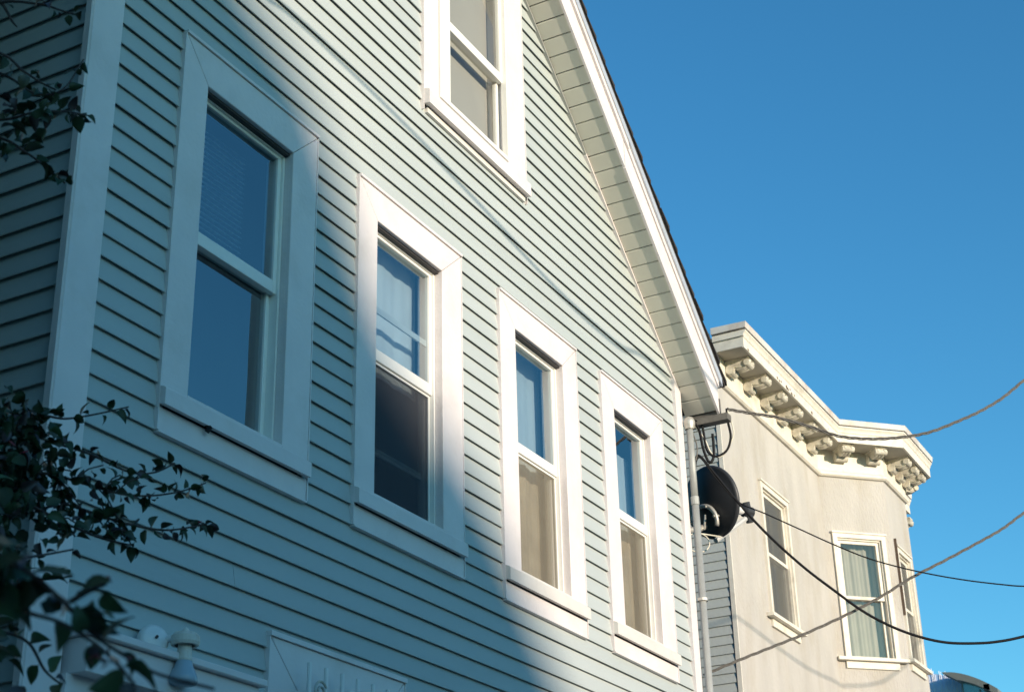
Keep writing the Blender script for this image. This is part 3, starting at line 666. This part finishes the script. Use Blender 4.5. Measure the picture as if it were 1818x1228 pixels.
sweep('frieze_moulding', M['cornice'], [(.0, 7.072), (.03, 7.072), (.052, 7.092), (.055, 7.125), (.03, 7.148), (.0, 7.148)], plan=[(BX+.06, BY)]+PLAN[1:])
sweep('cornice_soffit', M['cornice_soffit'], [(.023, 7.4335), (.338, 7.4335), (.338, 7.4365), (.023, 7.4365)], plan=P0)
sweep('cornice_fascia', M['cornice'], [(.001, 7.437), (.34, 7.437), (.34, 7.425), (.364, 7.425), (.364, 7.545), (.372, 7.552), (.372, 7.56), (.001, 7.56)], plan=[(BX-.025, BY)]+PLAN[1:])
sweep('crown_moulding', M['cornice'], [(.0, 7.561), (.374, 7.561), (.378, 7.580), (.388, 7.60), (.402, 7.618), (.404, 7.632), (.0, 7.632)], plan=[(BX-.045, BY)]+PLAN[1:])
sweep('roof_flashing', M['flash'], [(.0, 7.646), (.41, 7.646), (.414, 7.65), (.424, 7.718), (.0, 7.728)], plan=[(BX-.07, BY)]+PLAN[1:])
sweep('flashing_gap', M['black'], [(.0, 7.6325), (.395, 7.6325), (.395, 7.6455), (.0, 7.6455)], plan=P0)
# end caps of the cornice on the alley side
bx('corner_strip', M['cornice'], bei, BX-.020, BX-.001, BY-.004, BY+.045, GROUND, 7.06)
MB().box(BX-.04, BX+.02, BY+.046, 15, 7.60, 7.70).build('roof_flashing', M['flash'], bei)
ch = MB(); rc = random.Random(3)
for u_ in [1.15+rc.gauss(0, .06) for _ in range(3)] + [1.45+rc.gauss(0, .13) for _ in range(9)] + [2.35, .12, 3.0]:
    zc_ = 7.432 + abs(rc.gauss(0, .03)); n_ = 6; r0 = rc.uniform(.008, .024)
    a_, t_, nn_, L_ = face_frame(0); pp = []
    for j in range(n_):
        q_ = a_ + t_*(u_+r0*1.6*cos(2*pi*j/n_)*rc.uniform(.6, 1.2)); zz = max(7.4255, zc_+r0*sin(2*pi*j/n_)*rc.uniform(.6, 1.2)); pp.append((q_, zz))
    ch.loft([((q_+nn_*.3655).x, (q_+nn_*.3655).y, z_) for q_, z_ in pp], [((q_+nn_*.362).x, (q_+nn_*.362).y, z_) for q_, z_ in pp])
ch.build('paint_chips', M['chip'], bei)
# grey clapboards on the alley flank
z = 7.56; GP = .00653*BX
rows = 0
while z > 3.0:
    sec = [(-.004, z+GP+.004), (.003, z+GP+.004), (.016, z+.003), (.015, z), (.009, z), (-.004, z+.005)]
    if z+GP < 7.61:
        MB().loft([(BX-.002-o, BY+.062, zz) for o, zz in sec], [(BX-.002-o, 14.8, zz) for o, zz in sec]).build('siding_board', M['greyside'], bei)
    z -= GP
bx('siding_channel', M['dooring'], bei, BX-.014, BX-.001, BY+.047, BY+.061, 2.9, 7.6)
# brackets: one mesh, copied along the three visible faces
def bracket_mesh():
    b = MB(); w2 = .062
    # cap plate
    b.box(-w2-.014, w2+.014, -.292, -.0, -.018, .0)
    prof = []
    for j in range(0, 19):                                          # S-shaped console seen from the side (y = outwards negative)
        t = j/18; yv = -.27*t; zv = -.150 + .085*t**.7 + .022*sin(t*pi*2)
        prof.append((yv, zv))
    poly = [(-.0, -.018)] + prof + [(-.272, -.018)]
    b.loft([(-w2, y, z_) for y, z_ in poly], [(w2, y, z_) for y, z_ in poly])
    b.tube([(-w2-.014, -.262, -.062), (w2+.014, -.262, -.062)], .036, 12)      # small outer volute
    b.tube([(-w2-.014, -.055, -.108), (w2+.014, -.055, -.108)], .052, 14)      # big volute by the wall
    for s_ in (-1, 0, 1):                                           # acanthus ribs
        pts = [(s_*.040, y-.002, z_-.006+.004*(s_ == 0)) for y, z_ in prof[2:17]]
        b.tube(pts, .015, 6)
    for s_ in (-1, 1): b.lathe((s_*.045, -.285, -.052), (0, -1, -.4), [(-.02, .018), (0, .026), (.018, .018), (.024, 0)], 8)
    return b
proto = bracket_mesh(); me = bpy.data.meshes.new('bracket'); me.from_pydata(proto.v, [], proto.f)
bm_ = bmesh.new(); bm_.from_mesh(me); bmesh.ops.recalc_face_normals(bm_, faces=bm_.faces); bm_.to_mesh(me); bm_.free(); me.materials.append(M['bracket'])
spots = [(0, u) for u in (.33, .905, 1.475, 2.045, 2.615, 3.19)] + [(1, .32), (1, .80)] + [(2, u) for u in (.28, .66, 1.0)] + [(3, .2), (3, .7), (4, .5), (4, 1.1)]
for i, u in spots:
    a, t, nn, L = face_frame(i); p = a+t*u+nn*.0225
    o = bpy.data.objects.new('bracket', me); COL.objects.link(o); o.parent = bei
    o.location = V((p.x, p.y, 7.433)) - WL[bei]; o.rotation_euler = (0, 0, atan2(t.y, t.x)); o.scale = (1.12, 1.0, 1.08)
# bay windows
for (i, u0, u1, z0, z1), lab in zip(BW, ('narrow window on the flat front of the beige building', 'wide pale window on the angled side of the bay', 'narrow window on the front of the bay at the edge of the sky')):
    b = MB(); y0 = u0+.06; y1 = u1-.06; zt = z1-.06
    d0 = -.10
    fbox(b, i, y0, y0+.02, -.2, .0, z0, zt); fbox(b, i, y1-.02, y1, -.2, 0, z0, zt); fbox(b, i, y0+.02, y1-.02, -.2, 0, zt-.02, zt)
    wn = b.build('window', M['cornice'], bei, label=lab)
    b = MB(); fbox(b, i, u0, y0, .001, .03, z0+.02, z1); b.build('casing', M['cornice'], wn)
    b = MB(); fbox(b, i, y1, u1, .001, .03, z0+.02, z1); b.build('casing', M['cornice'], wn)
    b = MB(); fbox(b, i, y0+.001, y1-.001, .001, .029, zt, z1-.001); fbox(b, i, u0-.012, u1+.012, .001, .045, z1, z1+.022); b.build('casing', M['cornice'], wn)
    b = MB(); fbox(b, i, u0-.13 if i != 2 else u0-.10, u1+(.06 if i == 0 else .10), .001, .085, z0-.024, z0+.016); b.build('sill', M['cornice'], wn)
    b = MB(); fbox(b, i, u0+.0, u1-.02, .001, .028, z0-.115, z0-.026); b.build('apron', M['cornice'], wn)
    zm = z0 + (z1-z0)*.49
    b = MB()
    for (s0, s1, c0, c1, e0) in ((y0+.021, y1-.021, zm-.02, zt-.021, -.055), (y0+.021, y1-.021, z0+.018, zm+.02, -.09)):
        b = MB(); e1 = e0+.03
        fbox(b, i, s0, s0+.045, e0, e1, c0, c1); fbox(b, i, s1-.045, s1, e0, e1, c0, c1); fbox(b, i, s0+.045, s1-.045, e0, e1, c0, c0+.04); fbox(b, i, s0+.045, s1-.045, e0, e1, c1-.04, c1)
        b.build('sash', M['cornice'], wn)
        b = MB(); a_, t_, n_, _L = face_frame(i); P_ = [a_+t_*uu+n_*(e0+.014) for uu in (s0+.045, s1-.045)]; b.add([(P_[0].x, P_[0].y, c0+.04), (P_[1].x, P_[1].y, c0+.04), (P_[1].x, P_[1].y, c1-.04), (P_[0].x, P_[0].y, c1-.04)], [(0, 1, 2, 3)]); b.build('glass_pane', M['glass_dull'], wn)
    a, t, nn, L = face_frame(i)
    if i != 1:
        P_ = [a+t*uu+nn*(-.030) for uu in (y0+.022, y1-.022)]
        MB().add([(P_[0].x, P_[0].y, z0+.02), (P_[1].x, P_[1].y, z0+.02), (P_[1].x, P_[1].y, zt-.022), (P_[0].x, P_[0].y, zt-.022)], [(0, 1, 2, 3)]).build('screen', M['screen_far'], wn)
    cv = MB(); vs = []; fs = []; N = 40
    cu0, cu1 = (y0+.03, y1-.03) if i == 1 else (y0+.03, y1-.22)
    for j in range(N+1):
        tt = j/N; u = cu0+(cu1-cu0)*tt; dd = -.17 + .012*sin(tt*26+i) + .008*sin(tt*61)
        p = a+t*u+nn*dd; vs += [(p.x, p.y, z0), (p.x, p.y, zt)]
        if j: fs.append((2*j-2, 2*j, 2*j+1, 2*j-1))
    cv.add(vs, fs).build('curtain', M['curtain_grey'] if i == 1 else M['curtain_tan'], wn, smooth=True)
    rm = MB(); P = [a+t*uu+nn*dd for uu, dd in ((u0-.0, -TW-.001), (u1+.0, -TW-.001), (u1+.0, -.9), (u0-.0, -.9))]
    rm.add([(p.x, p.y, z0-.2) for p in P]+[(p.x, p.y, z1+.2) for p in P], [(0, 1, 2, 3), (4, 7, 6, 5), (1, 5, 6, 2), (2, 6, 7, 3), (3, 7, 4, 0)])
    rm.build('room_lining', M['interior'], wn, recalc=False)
# loose dark strip beside the front bay window
b = MB(); fbox(b, 2, .135, .150, .002, .035, 5.30, 6.32); b.build('loose_weatherstrip', M['oldwood'], bei)

# =================================================================== painted building with a dome, far down the street
far = empty('mural_building', (41, 8.5, GROUND), 'distant blue painted building with white mural strokes and a grey dome awning', 'building')
fx = 39.0
MB().loft([(fx, 12, GROUND), (fx, 7.2, GROUND), (fx, 7.2, 7.9), (fx, 8.35, 8.58), (fx, 9.15, 8.83), (fx, 12, 8.9)], [(fx+6, 12, GROUND), (fx+6, 7.2, GROUND), (fx+6, 7.2, 7.9), (fx+6, 8.35, 8.58), (fx+6, 9.15, 8.83), (fx+6, 12, 8.9)]).build('wall', M['mural'], far)
rr = random.Random(4)
ms = MB()
for i in range(22):
    yy = 9.22-i*.036; wt = 8.83 - max(0, 9.15-yy)*.31; top = wt+rr.uniform(-.22, .16) - (.1 if yy < 8.7 else 0); wd = rr.uniform(.016, .030)
    ms.loft([(fx-.002, yy-wd, 7.4), (fx-.002, yy+wd, 7.4), (fx-.06, yy+wd, 7.4)], [(fx-.002, yy-.003+.02, top), (fx-.002, yy+.003+.02, top), (fx-.012, yy+.003+.02, top)])
ms.build('painted_strokes', M['muralwhite'], far)
arc = []
def dm(t, r): return (8.75 - 1.25*t, 8.68 - .55*t**1.8 - r)
def dm(t, r): return (8.75 - 1.25*t, 8.68 - .55*t**1.8 - r)
A = [dm(j/12, 0) for j in range(13)]; B2 = [dm(j/12, .02+.15*min(1, j/3)) for j in range(13)]
poly = A + B2[::-1]
MB().loft([(fx-.6, y, z_) for y, z_ in poly], [(fx-.05, y, z_) for y, z_ in poly]).build('dome_awning', M['domegrey'], far)
poly2 = B2[4:] + [(7.5, 7.3), (8.33, 7.3)]
MB().loft([(fx-.40, y, z_-.004) for y, z_ in poly2], [(fx-.38, y, z_-.004) for y, z_ in poly2]).build('glass_pane', M['glass_dome'], far)
for yy in (8.35, 7.95): bx('glazing_bar', M['domegrey'], far, fx-.42, fx-.41, yy-.02, yy+.02, 7.3, 8.42 if yy > 8.2 else 8.2)
bx('vent_cap', M['black'], far, fx-.6, fx-.2, 7.68, 7.82, 8.12, 8.27)

# =================================================================== tall gabled house behind the camera (its shade lies on the facade)
hdir = V((-sin(SUN_AZ), -cos(SUN_AZ), 0)); side = V((hdir.y, -hdir.x, 0))       # side: right as seen from the facade? fixed below
def across(x, z, K=54.0):
    P_ = V((x+.13, 4.0, z)); t = (K - P_.dot(hdir))/cos(SUN_EL); return P_ + S*t
prof = [(-7.5, -9), (-7.5, 1.0), (2.6, 6.6), (4.3, 5.25), (4.94, 4.80), (5.33, 4.62), (5.62, 4.22), (6.0, 3.62), (6.40, 3.29), (6.85, 3.10), (7.22, 2.86), (7.46, 2.60), (7.71, 2.34), (8.03, 1.97), (8.9, .95), (8.9, -9)]
Pn = [across(x, z) for x, z in prof]; Pn[0].z = Pn[-1].z = GROUND
hb = empty('gabled_house', tuple(across(1, -8).xy)+(GROUND,), 'tall tan gabled house on the far side of the street behind the viewer', 'house')
MB().loft(Pn, [p+hdir*9 for p in Pn]).build('wall', M['across'], hb)
for xx in (-4, -.5, 3):
    for zz in (-4.5, -1.5):
        c = across(xx, zz)-hdir*.03; t = V((-hdir.y, hdir.x, 0))
        MB().loft([c+t*.5+V((0, 0, -.8)), c-t*.5+V((0, 0, -.8)), c-t*.5+V((0, 0, .8)), c+t*.5+V((0, 0, .8))], [c+hdir*.02+t*.5+V((0, 0, -.8)), c+hdir*.02-t*.5+V((0, 0, -.8)), c+hdir*.02-t*.5+V((0, 0, .8)), c+hdir*.02+t*.5+V((0, 0, .8))]).build('window', M['glass_dull'], hb)

nb = empty('neighbour_house', (-2, 3.32, GROUND), 'plain dark stucco house left of the blue house across a narrow side alley', 'house')  # unseen house added to block sky light from the left flank
MB().box(-6.5, 2.63, 3.32, 15, GROUND, 7.4).build('wall', M['across'], nb)
MB().loft([(-6.7, 3.15, 7.401), (2.73, 3.15, 7.401), (-2, 3.15, 10.4)], [(-6.7, 15.2, 7.401), (2.73, 15.2, 7.401), (-2, 15.2, 10.4)]).build('roof', M['shingle'], nb)
TERRACE = ['leftmost low tan house of the terrace across the street, beyond the alley', 'second tan terrace house from the left end, one of the tallest', 'third tan terrace house from the left end', 'tan terrace house left of the three low ones', 'first of the three low terrace houses opposite', 'middle one of the three low terrace houses opposite', 'last of the three low terrace houses opposite, lowest by the bay', 'tall terrace house just right of the three low ones', 'rightmost and tallest house of the terrace across the street']
for j, (x0, wd, ht) in enumerate(((-44, 9, 8.5), (-34.5, 8, 9.0), (-26, 8, 8.0), (-17.5, 8.2, 7.2), (-9, 8, 4.4), (-.5, 7.6, 4.3), (7.4, 8, 4.5), (16, 8, 8.6), (24.4, 9, 9.4))):
    rh = empty('row_house', (x0+wd/2, -17, GROUND), TERRACE[j], 'house', 'terrace across the street')  # unseen terrace added to block low sky glow; heights leave the sun clear
    MB().box(x0, x0+wd, -27, -17, GROUND, ht).build('wall', M['across'], rh); MB().box(x0-.1, x0+wd+.1, -27.1, -16.8, ht+.001, ht+.25).build('roof', M['shingle'], rh)
    for q_ in (.25, .7):
        for zz in (-.2, 2.4): MB().box(x0+wd*q_-.5, x0+wd*q_+.5, -16.998, -16.93, zz, zz+1.5).build('window', M['dooring'], rh)
# =================================================================== bougainvillea in front of the corner
bush = empty('bougainvillea', (2.0, 2.75, GROUND), 'dark leafy bougainvillea with red bracts sprawling in front of the left corner', 'shrub')
BR = {
'top1': [(2.302, 2.82, 2.52), (2.339, 2.706, 2.563), (2.389, 2.617, 2.557), (2.423, 2.569, 2.54), (2.448, 2.533, 2.528)],
'top2': [(2.265, 2.779, 2.394), (2.328, 2.668, 2.385), (2.371, 2.627, 2.344), (2.406, 2.59, 2.313), (2.429, 2.563, 2.297)],
'top2b': [(2.326, 2.852, 2.441), (2.414, 2.734, 2.391), (2.465, 2.68, 2.349), (2.497, 2.614, 2.354), (2.556, 2.61, 2.484)],
'top3': [(2.27, 2.748, 2.177), (2.335, 2.625, 2.177), (2.362, 2.56, 2.191), (2.455, 2.562, 2.248), (2.554, 2.567, 2.292)],
'top4': [(2.278, 2.752, 2.158), (2.345, 2.647, 2.136), (2.387, 2.599, 2.103), (2.491, 2.625, 2.117), (2.524, 2.596, 2.083)],
'top5': [(2.393, 2.77, 2.633), (2.413, 2.761, 2.605), (2.429, 2.754, 2.58), (2.441, 2.746, 2.566)],
'bA': [(2.76, 3.098, 1.604), (2.814, 2.974, 1.625), (2.911, 2.983, 1.669), (3.012, 2.999, 1.698), (3.115, 2.994, 1.745), (3.225, 2.965, 1.802)],
'bB': [(2.7, 2.994, 1.585), (2.776, 2.887, 1.549), (2.892, 2.891, 1.56), (3.011, 2.891, 1.57), (3.151, 2.873, 1.559), (3.257, 2.875, 1.592), (3.347, 2.883, 1.65)],
'bC': [(2.678, 2.948, 1.436), (2.833, 2.871, 1.455), (2.962, 2.854, 1.463), (3.09, 2.841, 1.471), (3.201, 2.839, 1.498), (3.311, 2.824, 1.541), (3.411, 2.816, 1.596)],
'bD': [(2.688, 2.954, 1.411), (2.847, 2.896, 1.402), (2.987, 2.87, 1.4), (3.122, 2.852, 1.399), (3.254, 2.826, 1.411), (3.363, 2.818, 1.449), (3.457, 2.835, 1.49)],
'bE': [(2.626, 2.883, 1.363), (2.781, 2.844, 1.343), (2.908, 2.848, 1.334), (3.035, 2.847, 1.331), (3.157, 2.841, 1.342)],
'bF': [(2.321, 2.561, 1.079), (2.38, 2.484, 1.044), (2.478, 2.501, 1.078), (2.58, 2.502, 1.119)],
'bG': [(2.339, 2.572, 1.035), (2.399, 2.481, 1.01), (2.503, 2.502, 1.03), (2.601, 2.518, 1.064)],
'bH': [(2.11, 2.298, 0.797), (2.14, 2.241, 0.795), (2.173, 2.199, 0.775), (2.281, 2.255, 0.75), (2.307, 2.232, 0.724)],
'nA': [(1.318, 1.594, 0.637), (1.344, 1.461, 0.603), (1.341, 1.379, 0.571), (1.377, 1.346, 0.536), (1.407, 1.324, 0.501), (1.434, 1.297, 0.476), (1.464, 1.264, 0.453), (1.503, 1.208, 0.435)],
'nB': [(1.36, 1.579, 0.572), (1.38, 1.45, 0.545), (1.367, 1.379, 0.521), (1.392, 1.347, 0.508), (1.389, 1.278, 0.464), (1.417, 1.257, 0.43)],
'nC': [(1.383, 1.337, 0.534), (1.388, 1.317, 0.544), (1.396, 1.294, 0.553)],
}
trunk_top = V((2.05, 2.85, .4))
MB().tube(smooth_path([(2.0, 2.75, GROUND), (2.03, 2.80, -.6), (2.05, 2.85, .4)]), .045, 10, taper=.028).build('trunk', M['stem'], bush, smooth=True)
hub_lo = V((2.35, 2.98, 1.25)); hub_hi = V((2.15, 2.86, 2.1)); hub_nr = V((1.55, 2.05, .55))
for h in (hub_lo, hub_hi, hub_nr):
    MB().tube(smooth_path([trunk_top, (trunk_top+h)/2+V((-.03, .05, .05)), h]), .022, 8, taper=.010).build('branch', M['stem'], bush, smooth=True)
# leaf shapes: ovate, pointed, folded along the midrib and curled
def leaf_mesh(name, m, curl, fold, wid, seed):
    rr = random.Random(seed); N = 6; vs = []; fs = []
    for i in range(N+1):
        t = i/N; half = wid*(sin(pi*t**.75))**.85*(1-.25*t) if 0 < t < 1 else .0
        y_ = t*1.0*cos(curl*t*.5) ; z_ = -curl*.42*t*t
        wob = rr.uniform(-.03, .03)
        vs += [(-half, y_, z_+fold*half+wob), (0, y_, z_), (half, y_, z_+fold*half-wob)]
        if i:
            k = 3*(i-1); fs += [(k, k+1, k+4, k+3), (k+1, k+2, k+5, k+4)]
    st = len(vs); vs += [(-.012, -.16, .03), (.012, -.16, .03), (.012, 0, 0), (-.012, 0, 0)]; fs.append((st, st+1, st+2, st+3))
    me = bpy.data.meshes.new(name); me.from_pydata(vs, [], fs); me.materials.append(m)
    me.polygons.foreach_set('use_smooth', [True]*len(me.polygons)); return me
LM = [leaf_mesh('leaf', M[m], c, f, wd, i) for i, (m, c, f, wd) in enumerate((('leaf', .5, .5, .36), ('leaf', 1.1, .7, .33), ('leaf', .2, .3, .40), ('leaf_y', .7, .5, .36), ('leaf_r', 1.2, .8, .30), ('leaf', .9, .9, .30), ('leaf', 1.5, .5, .34)))]
LN_ = []                                                            # (point, direction, size, mesh)
rl = random.Random(21)
def rdir(): return V((rl.gauss(0, 1), rl.gauss(0, 1), rl.gauss(0, 1))).normalized()
def leaves_on(path, per_m, size, tipw=1.0, droop=.35):
    L = sum((path[i+1]-path[i]).length for i in range(len(path)-1)); nL = int(L*per_m)
    for i in range(nL):
        f = (i+rl.random())/nL*(len(path)-1); j = min(int(f), len(path)-2); p = path[j].lerp(path[j+1], f-j)
        d = (path[j+1]-path[j]).normalized(); o = rdir(); o = (o-d*o.dot(d)).normalized()
        dirv = (o + d*.45 + V((0, 0, -droop if rl.random() < .6 else droop*1.2))).normalized()
        LN_.append((p + dirv*size*.15, dirv, size*rl.uniform(.6, 1.15), rl.randrange(len(LM))))
for kx, pts in BR.items():
    near = kx[0] == 'n'
    hub = hub_nr if near else (hub_hi if kx.startswith('top') else hub_lo)
    full = [hub.lerp(V(pts[0]), 0), hub.lerp(V(pts[0]), .5)+V((0, 0, .05))] + [V(p) for p in pts] if kx not in ('top5', 'nC') else [V(p) for p in pts]
    path = smooth_path(full, 6)
    MB().tube(path, .0055 if not near else .004, 6, taper=.0022).build('branch', M['stem'], bush, smooth=True)
    vis = smooth_path(pts, 6)
    if near: leaves_on(vis[:int(len(vis)*.72)] if kx == 'nA' else vis, 46, .051, droop=.7)
    elif kx.startswith('top'): leaves_on(vis, {'top3': 90, 'top4': 55, 'top5': 5}.get(kx, 40), .042)
    else:
        leaves_on(vis, {'bA': 34, 'bF': 34, 'bG': 34, 'bH': 40}.get(kx, 58), .042)
        if kx in 'bCbDbE': 
            for _ in range(10):
                i = rl.randrange(len(vis)//2); p = vis[i]; q_ = p + V((rl.uniform(.02, .10), rl.uniform(-.04, .02), rl.uniform(-.09, .07)))
                MB().tube([p, (p+q_)/2+V((0, 0, .01)), q_], .0022, 5).build('twig', M['stem'], bush); leaves_on([p, q_], 60, .040)
# dense heart of the shrub at the lower left
def ell(c, r, n, size):
    for _ in range(n):
        d = rdir()*(rl.random()**.45); p = V(c)+V((d.x*r[0], d.y*r[1], d.z*r[2]))
        dv = (rdir()+V((.2, -.25, -.4))).normalized(); LN_.append((p, dv, size*rl.uniform(.65, 1.2), rl.randrange(len(LM))))
ell((2.74, 2.93, 1.50), (.19, .15, .165), 380, .045)
ell((2.62, 2.86, 1.30), (.22, .15, .15), 260, .045)
ell((2.30, 2.62, .95), (.17, .16, .24), 240, .048)
ell((2.12, 2.32, .70), (.13, .12, .16), 110, .05)
ell((2.33, 2.68, 2.17), (.15, .14, .085), 50, .044)
ell((1.325, 1.42, .56), (.05, .05, .07), 22, .048)
FOCUS = V((0, 0, 0))
LN_.sort(key=lambda a: -a[2]/a[0].length)
rest = MB()
mats_l = [M['leaf'], M['leaf_y'], M['leaf_r']]; midx = {M['leaf'].name: 0, M['leaf_y'].name: 1, M['leaf_r'].name: 2}
for i, (p, d, s_, mi) in enumerate(LN_):
    z_ = rdir(); z_ = (z_ + V((0, 0, .8))); x_ = d.cross(z_).normalized(); z_ = x_.cross(d).normalized()
    mt = Matrix((x_, d, z_)).transposed()
    if i < 300:
        o = bpy.data.objects.new('leaf', LM[mi]); COL.objects.link(o); o.parent = bush
        o.location = p - WL[bush]; o.rotation_euler = mt.to_euler(); o.scale = (s_, s_, s_)
    else:
        me = LM[mi]; rest.cur = midx[me.materials[0].name]
        rest.add([p + mt @ (v.co*s_) for v in me.vertices], [tuple(f.vertices) for f in me.polygons])
rest.build('foliage', mats_l, bush, recalc=False, smooth=True, kind='stuff')
# bracts: three papery petals each
for c, s_ in (((1.398, 1.292, .556), .010), ((2.62, 2.79, 1.46), .022), ((2.66, 2.78, 1.44), .020), ((2.38, 2.46, .99), .026), ((2.43, 2.46, 1.00), .022), ((2.40, 2.47, .95), .02), ((1.375, 1.29, .458), .011), ((1.39, 1.275, .452), .010),
              ((2.80, 2.95, 1.66), .02), ((2.25, 2.30, .78), .024), ((3.40, 2.815, 1.47), .013), ((1.41, 1.262, .462), .008)):
    b = MB(); c = V(c)
    for j in range(4):
        d = rdir(); x_ = d.orthogonal().normalized()
        b.add([c, c+d*s_*.6+x_*s_*.45, c+d*s_*1.1, c+d*s_*.6-x_*s_*.45], [(0, 1, 2), (0, 2, 3)])
    b.build('bract', M['bract'], bush, recalc=False)
